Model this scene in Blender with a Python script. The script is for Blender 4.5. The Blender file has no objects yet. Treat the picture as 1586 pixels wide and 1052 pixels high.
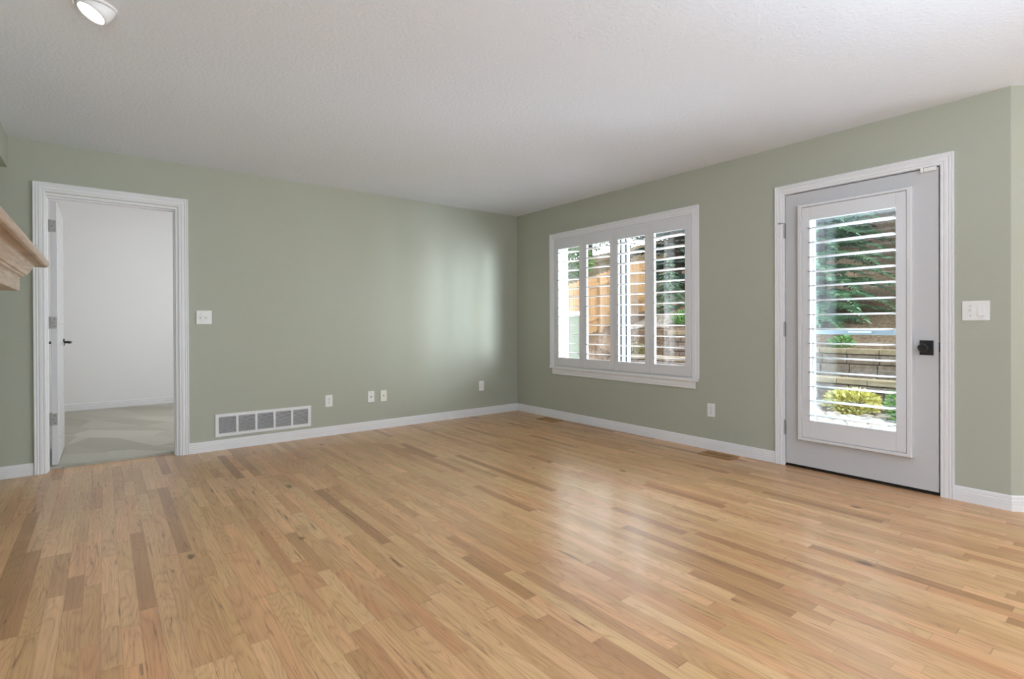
import bpy, bmesh, math, random
from mathutils import Vector, Matrix
from math import sin, cos, pi, radians
random.seed(7)
C = bpy.context.scene.collection
SC = bpy.context.scene

# ------------------------------------------------------------------ camera
# world: room corner (back wall / window wall / floor) at the origin, room towards -x and -y, z up
F, PX, PY = 807.2606, 793.0, 505.28867
yaw, pitch, roll = 0.66359, -0.00364, -0.00413
fw = Vector((sin(yaw), cos(yaw), 0)); rt = Vector((cos(yaw), -sin(yaw), 0)); up = Vector((0, 0, 1))
fw2 = cos(pitch) * fw + sin(pitch) * up; up2 = -sin(pitch) * fw + cos(pitch) * up
r3 = cos(roll) * rt + sin(roll) * up2; u3 = -sin(roll) * rt + cos(roll) * up2
cam_d = bpy.data.cameras.new('camera'); cam = bpy.data.objects.new('camera', cam_d); C.objects.link(cam)
M = Matrix((r3, u3, -fw2)).transposed().to_4x4(); M.translation = Vector((-4.10218, -5.14115, 1.08499))
cam.matrix_world = M
cam_d.sensor_width = 36.0; cam_d.sensor_fit = 'HORIZONTAL'; cam_d.lens = F * 36.0 / 1586.0
cam_d.shift_x = 0.0; cam_d.shift_y = (PY - 526.0) / 1586.0
cam_d.clip_start = 0.02; cam_d.clip_end = 200
SC.camera = cam

# ------------------------------------------------------------------ world, sun, lights, exposure
vs = SC.view_settings
SC.display_settings.display_device = 'sRGB'
vs.view_transform = 'Standard'; vs.look = 'None'; vs.exposure = 0.25; vs.gamma = 1.0; vs.use_curve_mapping = False
SC.cycles.max_bounces = 10; SC.cycles.diffuse_bounces = 6; SC.cycles.transparent_max_bounces = 24
SC.cycles.sample_clamp_indirect = 6.0

SKY_BASE, SKY_GLOW, SKY_BREAK = 1.25, 11.0, 9.0
w = bpy.data.worlds.new('overcast_sky'); SC.world = w; w.use_nodes = True
nt = w.node_tree; bg = nt.nodes['Background']
tc = nt.nodes.new('ShaderNodeTexCoord'); nz = nt.nodes.new('ShaderNodeTexNoise'); nz.inputs['Scale'].default_value = 2.2
nz.inputs['Detail'].default_value = 5
cr = nt.nodes.new('ShaderNodeValToRGB')
cr.color_ramp.elements[0].position = 0.35; cr.color_ramp.elements[0].color = (0.80, 0.89, 1.0, 1)
cr.color_ramp.elements[1].position = 0.65; cr.color_ramp.elements[1].color = (1.0, 1.0, 1.0, 1)
nt.links.new(tc.outputs['Generated'], nz.inputs['Vector']); nt.links.new(nz.outputs['Fac'], cr.inputs['Fac'])
nt.links.new(cr.outputs['Color'], bg.inputs['Color'])
# thin cloud: pale all over, much brighter around the veiled sun in the south-east
dt = nt.nodes.new('ShaderNodeVectorMath'); dt.operation = 'DOT_PRODUCT'; dt.inputs[1].default_value = Vector((0.60, -0.70, 0.40)).normalized()
def wmath(op, a, b):
    x = nt.nodes.new('ShaderNodeMath'); x.operation = op
    for i, v in enumerate((a, b)):
        if isinstance(v, float): x.inputs[i].default_value = v
        else: nt.links.new(v, x.inputs[i])
    return x.outputs[0]
nt.links.new(tc.outputs['Generated'], dt.inputs[0])
glow = wmath('MULTIPLY', wmath('POWER', wmath('MAXIMUM', dt.outputs['Value'], 0.0), 3.0), SKY_GLOW)
# a bright break in the cloud over the bank behind the house
d2_ = nt.nodes.new('ShaderNodeVectorMath'); d2_.operation = 'DOT_PRODUCT'; d2_.inputs[1].default_value = Vector((0.60, 0.66, 0.42)).normalized()
nt.links.new(tc.outputs['Generated'], d2_.inputs[0])
brk = wmath('MULTIPLY', wmath('POWER', wmath('MAXIMUM', d2_.outputs['Value'], 0.0), 9.0), SKY_BREAK)
nt.links.new(wmath('ADD', wmath('ADD', glow, brk), SKY_BASE), bg.inputs['Strength'])

def light(name, typ, loc, energy, direction=None, size=None, color=(1, 1, 1), **kw):
    d = bpy.data.lights.new(name, typ); d.energy = energy; d.color = color
    o = bpy.data.objects.new(name, d); C.objects.link(o); o.location = loc
    if direction: o.rotation_euler = Vector(direction).to_track_quat('-Z', 'Y').to_euler()
    if size and typ == 'AREA': d.shape = 'RECTANGLE'; d.size, d.size_y = size
    for k, v in kw.items(): setattr(d, k, v)
    return o
light('sun', 'SUN', (-3, -12, 9), 2.0, (-0.10, 0.80, -0.62), color=(1.0, 0.93, 0.82), angle=radians(3))
# unseen area light added behind the camera, as assumed daylight at the dining end
light('bay_fill', 'AREA', (0.95, -7.4, 1.4), 62, (-1, 0.15, 0.05), (2.4, 1.6), (1.000, 0.991, 0.991))
# two unseen upward area lights, added out of frame to brighten the ceiling
light('ceiling_fill_left', 'AREA', (-3.5, -7.5, 1.3), 62, (0.0, 0.12, 1), (0.9, 0.9), (0.944, 0.958, 1.000))
light('ceiling_fill_right', 'AREA', (-2.0, -5.45, 1.35), 18, (-0.25, 0.35, 1), (0.8, 0.8), (0.704, 0.852, 1.000))
# two unseen area lights added outside to push light through the window
light('window_fill', 'AREA', (0.72, -2.52, 0.80), 130, (-0.75, 0.95, 0.55), (0.75, 2.1), (1.000, 0.994, 1.000))
light('south_fill', 'AREA', (1.32, -4.45, 1.45), 450, (-1.32, 2.95, 0.0), (0.9, 2.3), (0.740, 0.820, 1.000))
light('left_fill', 'AREA', (-4.5, -6.6, 1.4), 64, (1, 0.75, 0.0), (2.2, 1.4), (0.725, 0.841, 1.000))  # unseen area light added on the left to lift the window wall
light('bedroom_fill', 'AREA', (-2.26, 1.8, 1.5), 34, (-1, 0.1, 0.0), (2.2, 1.6), (1.000, 1.000, 1.000))  # unseen area light added to brighten the next room

# ------------------------------------------------------------------ node helpers
class NT:
    def __init__(s, name, rough=0.5, spec=0.5):
        s.m = bpy.data.materials.new(name); s.m.use_nodes = True; s.t = s.m.node_tree
        s.b = s.t.nodes['Principled BSDF']; s.b.inputs['Roughness'].default_value = rough
        s.b.inputs['Specular IOR Level'].default_value = spec
    def n(s, typ, **kw):
        x = s.t.nodes.new(typ)
        for k, v in kw.items():
            if isinstance(v, (int, float, str, bool)) and hasattr(x, k): setattr(x, k, v)
        return x
    def put(s, sock, v):
        if isinstance(v, bpy.types.NodeSocket): s.t.links.new(v, sock)
        else: sock.default_value = v
    def math(s, op, a, b=0.0, c=0.0):
        x = s.n('ShaderNodeMath', operation=op)
        s.put(x.inputs[0], a); s.put(x.inputs[1], b); s.put(x.inputs[2], c); return x.outputs[0]
    def pos(s):
        g = s.n('ShaderNodeNewGeometry'); return g.outputs['Position']
    def objpos(s):
        g = s.n('ShaderNodeTexCoord'); return g.outputs['Object']
    def sep(s, v):
        x = s.n('ShaderNodeSeparateXYZ'); s.put(x.inputs[0], v); return x.outputs
    def comb(s, a, b, c):
        x = s.n('ShaderNodeCombineXYZ'); s.put(x.inputs[0], a); s.put(x.inputs[1], b); s.put(x.inputs[2], c); return x.outputs[0]
    def noise(s, vec, scale, detail=2.0, rough=0.5, dist=0.0):
        x = s.n('ShaderNodeTexNoise'); s.put(x.inputs['Vector'], vec); s.put(x.inputs['Scale'], scale)
        x.inputs['Detail'].default_value = detail; x.inputs['Roughness'].default_value = rough
        x.inputs['Distortion'].default_value = dist; return x.outputs['Fac']
    def white(s, vec):
        x = s.n('ShaderNodeTexWhiteNoise'); x.noise_dimensions = '3D'; s.put(x.inputs['Vector'], vec); return x.outputs
    def ramp(s, f, stops):
        x = s.n('ShaderNodeValToRGB'); s.put(x.inputs[0], f); e = x.color_ramp.elements
        while len(e) < len(stops): e.new(0.5)
        for el, (p, c) in zip(e, stops):
            el.position = p; el.color = tuple(c) + (1,) if len(c) == 3 else c
        return x.outputs['Color']
    def mix(s, f, a, b, mode='MIX'):
        x = s.n('ShaderNodeMix'); x.data_type = 'RGBA'; x.blend_type = mode
        s.put(x.inputs[0], f)
        for i, v in ((6, a), (7, b)):
            s.put(x.inputs[i], v if isinstance(v, bpy.types.NodeSocket) else (tuple(v) + (1,))[:4])
        return x.outputs[2]
    def bump(s, h, strength, dist=0.01):
        x = s.n('ShaderNodeBump'); x.inputs['Strength'].default_value = strength; x.inputs['Distance'].default_value = dist
        s.put(x.inputs['Height'], h); s.t.links.new(x.outputs[0], s.b.inputs['Normal'])
    def col(s, v): s.put(s.b.inputs['Base Color'], v if isinstance(v, bpy.types.NodeSocket) else tuple(v) + (1,)); return s

def plain(name, col, rough=0.5, spec=0.5, metal=0.0, var=0.04, vscale=6.0):
    k = NT(name, rough, spec); k.b.inputs['Metallic'].default_value = metal
    f = k.noise(k.pos(), vscale, 3)
    k.col(k.mix(f, [c * (1 - var) for c in col], [min(1, c * (1 + var)) for c in col])); return k.m

def paint(name, col, bump_scale, bump_s, rough=0.6, spec=0.3):
    k = NT(name, rough, spec); p = k.pos()
    f = k.noise(p, 1.3, 2)
    k.col(k.mix(f, [c * 0.985 for c in col], [c * 1.015 for c in col]))
    h = k.noise(p, bump_scale, 3, 0.6)
    k.bump(h, bump_s, 0.004); return k.m

MAT = {}
MAT['sage'] = paint('sage_wall_paint', (0.420, 0.437, 0.362), 95, 0.35)
MAT['ceiling'] = paint('knockdown_ceiling', (0.79, 0.84, 0.92), 55, 0.85, 0.8, 0.1)
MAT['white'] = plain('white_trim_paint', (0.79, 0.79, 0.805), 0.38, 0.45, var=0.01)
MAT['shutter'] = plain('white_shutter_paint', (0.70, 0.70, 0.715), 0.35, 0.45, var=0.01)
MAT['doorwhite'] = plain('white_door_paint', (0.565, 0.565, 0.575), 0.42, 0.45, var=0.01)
MAT['bedroom'] = paint('bedroom_white_paint', (0.80, 0.80, 0.80), 90, 0.15)
MAT['plate'] = plain('white_plastic', (0.80, 0.80, 0.79), 0.35, 0.5, var=0.01)
MAT['almond'] = plain('almond_plastic', (0.79, 0.785, 0.69), 0.35, 0.5, var=0.01)
MAT['slot'] = plain('dark_slot', (0.10, 0.095, 0.09), 0.6, 0.3)
MAT['vent_dark'] = plain('vent_shade', (0.07, 0.07, 0.068), 0.9, 0.1)
MAT['duct'] = plain('duct_shadow', (0.05, 0.03, 0.018), 0.9, 0.1)
MAT['nickel'] = plain('satin_nickel', (0.30, 0.30, 0.28), 0.42, 0.5, 0.6, 0.08, 60)
MAT['black'] = plain('matte_black_metal', (0.012, 0.012, 0.013), 0.45, 0.5)
MAT['vinyl'] = plain('white_vinyl', (0.72, 0.73, 0.74), 0.4, 0.4, var=0.01)
MAT['gasket'] = plain('dark_gasket', (0.035, 0.06, 0.07), 0.6, 0.3)
MAT['jackblue'] = plain('blue_grey_plastic', (0.16, 0.18, 0.26), 0.5, 0.4)
MAT['alu'] = plain('grey_aluminium', (0.26, 0.30, 0.345), 0.4, 0.5, 0.0, 0.02)
MAT['thresh'] = plain('dark_threshold', (0.03, 0.022, 0.016), 0.5, 0.4)
MAT['siding'] = plain('sage_siding', (0.066, 0.075, 0.053), 0.7, 0.2, 0.0, 0.04)

def lamp_material(name, col, strength):
    m = bpy.data.materials.new(name); m.use_nodes = True
    b = m.node_tree.nodes['Principled BSDF']
    b.inputs['Emission Color'].default_value = col + (1,); b.inputs['Emission Strength'].default_value = strength
    b.inputs['Base Color'].default_value = (0.9, 0.9, 0.9, 1); return m
MAT['lens'] = lamp_material('lit_lens', (1.0, 0.97, 0.92), 6.0)

def glass_material():
    m = bpy.data.materials.new('window_glass'); m.use_nodes = True; t = m.node_tree
    for n in list(t.nodes): t.nodes.remove(n)
    out = t.nodes.new('ShaderNodeOutputMaterial'); mx = t.nodes.new('ShaderNodeMixShader')
    tr = t.nodes.new('ShaderNodeBsdfTransparent'); tr.inputs[0].default_value = (0.93, 0.96, 0.95, 1)
    gl = t.nodes.new('ShaderNodeBsdfGlossy'); gl.inputs['Roughness'].default_value = 0.0
    fr = t.nodes.new('ShaderNodeFresnel'); ge = t.nodes.new('ShaderNodeNewGeometry'); io = t.nodes.new('ShaderNodeMapRange'); io.inputs[3].default_value = 1.45; io.inputs[4].default_value = 1 / 1.45
    t.links.new(ge.outputs['Backfacing'], io.inputs[0]); t.links.new(io.outputs[0], fr.inputs['IOR'])
    t.links.new(fr.outputs[0], mx.inputs[0]); t.links.new(tr.outputs[0], mx.inputs[1]); t.links.new(gl.outputs[0], mx.inputs[2])
    t.links.new(mx.outputs[0], out.inputs[0]); return m
MAT['glass'] = glass_material()

def floor_material():
    k = NT('oak_strip_floor', 0.33, 0.36); p = k.pos(); x, y, z = k.sep(p)
    sx = k.math('DIVIDE', x, 0.0572); i = k.math('FLOOR', sx); fx = k.math('FRACT', sx)
    r = k.white(k.comb(i, 3.7, 0.0))
    rs = k.sep(r['Color'])
    L = k.math('MULTIPLY_ADD', rs[0], 0.55, 0.42)
    yo = k.math('MULTIPLY_ADD', rs[1], 9.0, y)
    wob = k.math('SINE', k.math('MULTIPLY_ADD', rs[2], 40.0, k.math('MULTIPLY', yo, 2.1)))
    yw = k.math('DIVIDE', k.math('MULTIPLY_ADD', wob, 0.30, yo), L)
    j = k.math('FLOOR', yw); fy = k.math('FRACT', yw)
    idn = k.white(k.comb(i, j, 1.3)); ic = k.sep(idn['Color']); idv = idn['Value']
    off = k.math('MULTIPLY', idv, 57.0)
    # base tone of the strip
    base = k.ramp(ic[0], [(0.0, (0.41, 0.218, 0.098)), (0.10, (0.53, 0.298, 0.140)), (0.2, (0.58, 0.336, 0.160)), (0.55, (0.64, 0.380, 0.187)),
                          (0.85, (0.685, 0.424, 0.214)), (1.0, (0.74, 0.478, 0.250))])
    tint = k.ramp(ic[1], [(0.0, (0.53, 0.485, 0.48)), (0.5, (0.5, 0.5, 0.5)), (1.0, (0.49, 0.505, 0.47))])
    base = k.mix(1.0, base, k.mix(1.0, tint, (2.0, 2.0, 2.0), 'MULTIPLY'), 'MULTIPLY')
    # cathedral figure: contour lines of a stretched noise, different in every strip
    vx = k.math('ADD', k.math('MULTIPLY', x, 9.0), off)
    n1 = k.noise(k.comb(vx, k.math('MULTIPLY', y, 1.1), off), 1.0, 1.5, 0.45)
    rings = k.math('PINGPONG', k.math('MULTIPLY', n1, k.math('MULTIPLY_ADD', ic[2], 22.0, 9.0)), 0.5)
    rline = k.ramp(rings, [(0.0, (1, 1, 1)), (0.16, (0.35, 0.35, 0.35)), (0.5, (0, 0, 0))])
    pores = k.noise(k.comb(k.math('MULTIPLY', x, 330.0), k.math('MULTIPLY', y, 9.0), off), 1.0, 2)
    porem = k.ramp(pores, [(0.42, (0.25, 0.25, 0.25)), (0.62, (1, 1, 1))])
    rl = k.math('MULTIPLY', k.sep(rline)[0], k.sep(porem)[0])
    col = k.mix(k.math('MULTIPLY', rl, 0.50), base, (0.25, 0.115, 0.045))
    fine = k.noise(k.comb(k.math('MULTIPLY', x, 190.0), k.math('MULTIPLY', y, 3.2), off), 1.0, 3)
    col = k.mix(0.55, col, k.mix(1.0, col, k.ramp(fine, [(0.25, (0.72, 0.72, 0.72)), (0.75, (1.18, 1.18, 1.18))]), 'MULTIPLY'))
    # broad tone drift along a strip
    drift = k.noise(k.comb(k.math('MULTIPLY', x, 14.0), k.math('MULTIPLY', y, 2.0), off), 1.0, 2)
    col = k.mix(0.6, col, k.mix(1.0, col, k.ramp(drift, [(0.25, (0.80, 0.77, 0.74)), (0.75, (1.12, 1.13, 1.14))]), 'MULTIPLY'))
    # mineral streaks
    st = k.noise(k.comb(k.math('MULTIPLY', x, 42.0), k.math('MULTIPLY', y, 2.6), k.math('ADD', off, 5.0)), 1.0, 4, 0.62, 0.6)
    stm = k.ramp(st, [(0.625, (0, 0, 0)), (0.71, (1, 1, 1))])
    col = k.mix(k.math('MULTIPLY', k.sep(stm)[0], 0.70), col, (0.115, 0.052, 0.022))
    st2 = k.noise(k.comb(k.math('MULTIPLY', x, 120.0), k.math('MULTIPLY', y, 5.0), k.math('ADD', off, 11.0)), 1.0, 3, 0.55, 0.4)
    stm2 = k.ramp(st2, [(0.66, (0, 0, 0)), (0.73, (1, 1, 1))])
    col = k.mix(k.math('MULTIPLY', k.sep(stm2)[0], 0.6), col, (0.14, 0.062, 0.025))
    # knots
    vo = k.n('ShaderNodeTexVoronoi'); k.put(vo.inputs['Vector'], k.comb(k.math('MULTIPLY', x, 6.0), k.math('MULTIPLY', y, 3.0), 0.0)); vo.inputs['Scale'].default_value = 0.55
    kd = k.math('ADD', vo.outputs['Distance'], k.math('MULTIPLY', k.noise(p, 60.0, 2), 0.07))
    km = k.ramp(kd, [(0.075, (1, 1, 1)), (0.105, (0, 0, 0))])
    col = k.mix(k.math('MULTIPLY', k.sep(km)[0], 0.75), col, (0.07, 0.035, 0.018))
    # joints
    e1 = k.math('MINIMUM', fx, k.math('SUBTRACT', 1.0, fx))
    g1 = k.math('LESS_THAN', e1, 0.014)
    e2 = k.math('MULTIPLY', k.math('MINIMUM', fy, k.math('SUBTRACT', 1.0, fy)), L)
    g2 = k.math('LESS_THAN', e2, 0.0012)
    gap = k.math('MAXIMUM', g1, g2)
    col = k.mix(k.math('MULTIPLY', gap, 0.38), col, (0.15, 0.08, 0.04))
    k.b.inputs['Coat Weight'].default_value = 0.25; k.b.inputs['Coat Roughness'].default_value = 0.20
    k.put(k.b.inputs['Base Color'], col)
    k.put(k.b.inputs['Roughness'], k.math('MULTIPLY_ADD', fine, 0.06, 0.30))
    k.bump(k.math('SUBTRACT', k.math('MULTIPLY', fine, 0.25), gap), 0.05, 0.002)
    return k.m
MAT['floor'] = floor_material()

def wood(name, c1, c2, axis, scale=1.0, rough=0.5):
    k = NT(name, rough, 0.4); x, y, z = k.sep(k.pos())
    if axis == 'xy':                         # mitred moulding: grain follows the moulding round its corners
        axis = 'y'; x, y = 0.0, k.math('ADD', x, y)
    a = [k.math('MULTIPLY', v, 3.0 * scale if n == axis else 70.0 * scale) for n, v in zip('xyz', (x, y, z))]
    f = k.noise(k.comb(*a), 1.0, 4, 0.6, 0.8)
    a2 = [k.math('MULTIPLY', v, 1.5 * scale if n == axis else 14.0 * scale) for n, v in zip('xyz', (x, y, z))]
    f2 = k.math('PINGPONG', k.math('MULTIPLY', k.noise(k.comb(*a2), 1.0, 1), 9.0), 0.5)
    col = k.ramp(f, [(0.3, c1), (0.62, c2)])
    col = k.mix(k.math('MULTIPLY', f2, 0.5), col, c1)
    k.put(k.b.inputs['Base Color'], col); k.bump(f, 0.15, 0.003); return k.m
MAT['mantel'] = wood('whitewashed_oak', (0.40, 0.29, 0.20), (0.62, 0.51, 0.41), 'xy')
MAT['register'] = wood('oak_register', (0.26, 0.14, 0.055), (0.45, 0.27, 0.12), 'y')
MAT['fence'] = wood('cedar_fence_board', (0.24, 0.125, 0.055), (0.45, 0.275, 0.135), 'z', 0.35, 0.8)
MAT['fence_pale'] = wood('weathered_fence_board', (0.30, 0.22, 0.13), (0.44, 0.35, 0.23), 'z', 0.35, 0.8)

def carpet_material():
    k = NT('cream_carpet', 0.95, 0.05); p = k.pos()
    f = k.noise(p, 260, 2); x, y, z = k.sep(p)
    vo = k.n('ShaderNodeTexVoronoi'); k.put(vo.inputs['Vector'], k.comb(k.math('MULTIPLY', k.math('ADD', x, k.math('MULTIPLY', y, 0.5)), 2.3), k.math('MULTIPLY', y, 1.5), 0.0)); vo.inputs['Scale'].default_value = 1.2
    nap = k.sep(vo.outputs['Color'])[0]
    col = k.mix(nap, (0.56, 0.545, 0.46), (0.72, 0.705, 0.62))
    col = k.mix(f, col, k.mix(1.0, col, (0.72, 0.72, 0.72), 'MULTIPLY'))
    k.put(k.b.inputs['Base Color'], col); k.bump(f, 0.8, 0.01); return k.m
MAT['carpet'] = carpet_material()

def patchy(name, cols, scale, rough=0.9, bump=0.5, detail=4):
    k = NT(name, rough, 0.2); f = k.noise(k.pos(), scale, detail, 0.65)
    n = len(cols); k.put(k.b.inputs['Base Color'], k.ramp(f, [(0.3 + 0.4 * i / max(1, n - 1), c) for i, c in enumerate(cols)]))
    k.bump(f, bump, 0.02); return k.m
MAT['mulch'] = patchy('bark_mulch', [(0.07, 0.045, 0.032), (0.17, 0.11, 0.075), (0.30, 0.21, 0.15)], 22)
MAT['block'] = patchy('tumbled_block', [(0.13, 0.09, 0.07), (0.22, 0.16, 0.13), (0.30, 0.235, 0.19)], 9)
MAT['blockcap'] = patchy('tan_block_cap', [(0.27, 0.205, 0.14), (0.38, 0.30, 0.21)], 12)
MAT['bark'] = patchy('tree_bark', [(0.05, 0.035, 0.026), (0.14, 0.10, 0.07)], 14)
def rocky():
    k = NT('river_rock', 0.7, 0.3); o = k.n('ShaderNodeNewGeometry'); rnd = o.outputs['Random Per Island']
    c = k.ramp(rnd, [(0.0, (0.17, 0.125, 0.10)), (0.35, (0.32, 0.26, 0.215)), (0.7, (0.42, 0.37, 0.325)), (1.0, (0.24, 0.20, 0.18))])
    k.put(k.b.inputs['Base Color'], c); return k.m
MAT['rock'] = rocky()
MAT['concrete'] = patchy('pale_concrete', [(0.40, 0.39, 0.37), (0.47, 0.46, 0.44), (0.52, 0.51, 0.49)], 6)
def leafy(name, dark, light, scale=5.0):
    k = NT(name, 0.6, 0.25); o = k.n('ShaderNodeNewGeometry'); f = k.noise(k.pos(), scale, 2)
    g = k.math('MULTIPLY_ADD', o.outputs['Random Per Island'], 0.5, k.math('MULTIPLY', f, 0.55))
    k.put(k.b.inputs['Base Color'], k.ramp(g, [(0.25, dark), (0.75, light)])); return k.m
MAT['spruce'] = leafy('spruce_needles', (0.045, 0.11, 0.07), (0.20, 0.36, 0.20))
MAT['darkspruce'] = leafy('dark_spruce_needles', (0.022, 0.05, 0.042), (0.06, 0.12, 0.095))
MAT['leaf'] = leafy('green_leaves', (0.06, 0.13, 0.035), (0.22, 0.36, 0.10))
MAT['shrubleaf'] = leafy('shrub_leaves', (0.07, 0.16, 0.04), (0.19, 0.36, 0.11))
MAT['yellowleaf'] = leafy('golden_leaves', (0.26, 0.25, 0.04), (0.74, 0.66, 0.22), 8)
MAT['dryleaf'] = leafy('dry_leaves', (0.10, 0.085, 0.03), (0.26, 0.22, 0.09), 8)

# ------------------------------------------------------------------ mesh helpers
class MB:
    """collects geometry in wall / world coordinates, then links it as ONE mesh object"""
    def __init__(s): s.v = []; s.f = []; s.mi = []; s.cur = 0
    def add(s, vs_, fs):
        n = len(s.v); s.v += [tuple(a) for a in vs_]
        for f in fs: s.f.append(tuple(n + i for i in f)); s.mi.append(s.cur)
    def box(s, x0, x1, y0, y1, z0, z1, bev=0.0):
        if bev > 0:
            bm = bmesh.new(); bmesh.ops.create_cube(bm, size=1.0)
            for v in bm.verts:
                v.co = Vector((x0 + (v.co.x + 0.5) * (x1 - x0), y0 + (v.co.y + 0.5) * (y1 - y0), z0 + (v.co.z + 0.5) * (z1 - z0)))
            bmesh.ops.bevel(bm, geom=list(bm.edges), offset=bev, segments=2, profile=0.5, affect='EDGES')
            bm.verts.index_update(); s.add([v.co for v in bm.verts], [[v.index for v in f.verts] for f in bm.faces]); bm.free(); return s
        vs_ = [(x, y, z) for x in (x0, x1) for y in (y0, y1) for z in (z0, z1)]
        s.add(vs_, [(0, 1, 3, 2), (4, 6, 7, 5), (0, 4, 5, 1), (2, 3, 7, 6), (0, 2, 6, 4), (1, 5, 7, 3)]); return s
    def loft(s, rings, closed=True, caps=True):
        n = len(rings[0]); vs_ = [p for r in rings for p in r]; fs = []
        for a in range(len(rings) - 1):
            for b in range(n if closed else n - 1):
                c = (b + 1) % n; fs.append((a * n + b, a * n + c, (a + 1) * n + c, (a + 1) * n + b))
        if caps: fs += [tuple(range(n))[::-1], tuple((len(rings) - 1) * n + i for i in range(n))]
        s.add(vs_, fs); return s
    def lathe(s, o, axis, prof, n=24, caps=True):
        o = Vector(o); a = Vector(axis).normalized(); u = a.orthogonal().normalized(); w_ = a.cross(u)
        s.loft([[o + a * h + (u * cos(2 * pi * i / n) + w_ * sin(2 * pi * i / n)) * r for i in range(n)] for r, h in prof], True, caps); return s
    def tube(s, pts, rad, n=8):
        pts = [Vector(p) for p in pts]; rings = []
        for i, p in enumerate(pts):
            d = (pts[min(i + 1, len(pts) - 1)] - pts[max(i - 1, 0)]).normalized(); u = d.orthogonal().normalized(); w_ = d.cross(u)
            r = rad[i] if isinstance(rad, (list, tuple)) else rad
            rings.append([p + (u * cos(2 * pi * k / n) + w_ * sin(2 * pi * k / n)) * r for k in range(n)])
        s.loft(rings); return s
    def prism(s, poly, axis, a, b):
        """poly of 2D points; axis 'x': (y,z), 'y': (x,z), 'z': (x,y)"""
        def P3(p, t): return {'x': (t, p[0], p[1]), 'y': (p[0], t, p[1]), 'z': (p[0], p[1], t)}[axis]
        s.loft([[P3(p, a) for p in poly], [P3(p, b) for p in poly]]); return s
    def build(s, name, mat, root=None, smooth=False, recalc=True):
        me = bpy.data.meshes.new(name)
        org = Vector(root['_o']) if root is not None and '_o' in root else Vector((0, 0, 0))
        me.from_pydata([tuple(Vector(v) - org) for v in s.v], [], s.f)
        mats = mat if isinstance(mat, (list, tuple)) else [mat]
        for m in mats: me.materials.append(MAT[m])
        for p, i in zip(me.polygons, s.mi): p.material_index = i
        if recalc:
            bm = bmesh.new(); bm.from_mesh(me); bmesh.ops.recalc_face_normals(bm, faces=bm.faces); bm.to_mesh(me); bm.free()
        if smooth:
            for p in me.polygons: p.use_smooth = True
        o = bpy.data.objects.new(name, me); C.objects.link(o)
        if root is not None:
            o.parent = root; o['_o'] = tuple(org)
        return o

def tag(o, label=None, cat=None, group=None, kind=None):
    for k, v in (('label', label), ('category', cat), ('group', group), ('kind', kind)):
        if v: o[k] = v
    return o
RIGHT = -pi / 2      # frame of the window wall: x = distance from the corner, y = outwards, z = up
def root(name, org=(0, 0, 0), rz=0.0):
    e = bpy.data.objects.new(name, None); C.objects.link(e); e.empty_display_size = 0.1
    e['_o'] = tuple(org); e.rotation_euler.z = rz
    e.location = Matrix.Rotation(rz, 3, 'Z') @ Vector(org); return e
def solo(mb, name, mat, rz=0.0, org=(0, 0, 0), **kw):
    """a thing that is one mesh, with its origin at org of its wall frame"""
    d = {'_o': tuple(org)}
    mb2 = MB(); mb2.v = [tuple(Vector(v) - Vector(org)) for v in mb.v]; mb2.f = mb.f; mb2.mi = mb.mi
    o = mb2.build(name, mat, None, **kw); o.rotation_euler.z = rz
    o.location = Matrix.Rotation(rz, 3, 'Z') @ Vector(org); return o
def copy_tree(o, parent=None):
    c = o.copy(); C.objects.link(c)
    if parent: c.parent = parent
    for ch in [q for q in bpy.data.objects if q.parent == o]: copy_tree(ch, c)
    return c

def wall_with_holes(mb, x0, x1, y0, y1, z0, z1, holes):
    xs = sorted({x0, x1} | {h[0] for h in holes} | {h[1] for h in holes})
    for a, b in zip(xs, xs[1:]):
        cuts = sorted([(h[2], h[3]) for h in holes if h[0] <= a + 1e-6 and h[1] >= b - 1e-6])
        z = z0
        for c, d in cuts:
            if c > z + 1e-6: mb.box(a, b, y0, y1, z, c)
            z = d
        if z < z1 - 1e-6: mb.box(a, b, y0, y1, z, z1)

CAS = [(0.0, 0.0), (0.0, 0.010), (0.004, 0.012), (0.012, 0.0125), (0.016, 0.010), (0.020, 0.0145), (0.034, 0.0155), (0.038, 0.012),
       (0.042, 0.012), (0.045, 0.017), (0.050, 0.017), (0.053, 0.0135), (0.057, 0.0135), (0.060, 0.019), (0.066, 0.019), (0.068, 0.016), (0.068, 0.0)]
def casing(mb, x0, x1, z0, z1, foot=True, prof=CAS, y=0.0):
    """mitred casing around an opening; foot: the sides run down to z0, else a full frame"""
    rings = []
    for u, d in prof:
        if foot: rings.append([(x0 - u, y - d, z0), (x0 - u, y - d, z1 + u), (x1 + u, y - d, z1 + u), (x1 + u, y - d, z0)])
        else: rings.append([(x0 - u, y - d, z0 - u), (x0 - u, y - d, z1 + u), (x1 + u, y - d, z1 + u), (x1 + u, y - d, z0 - u)])
    mb.loft(rings, closed=not foot, caps=False)
    if foot:
        n = len(prof)
        mb.add([r[0] for r in rings], [tuple(range(n))]); mb.add([r[3] for r in rings], [tuple(range(n))])

BASE = [(0, 0), (0.013, 0), (0.013, 0.030), (0.010, 0.033), (0.013, 0.036), (0.013, 0.046), (0.010, 0.049), (0.013, 0.052), (0.012, 0.062),
        (0.009, 0.065), (0.011, 0.068), (0.010, 0.083), (0.006, 0.089), (0, 0.089)]

H = 2.44
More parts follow.
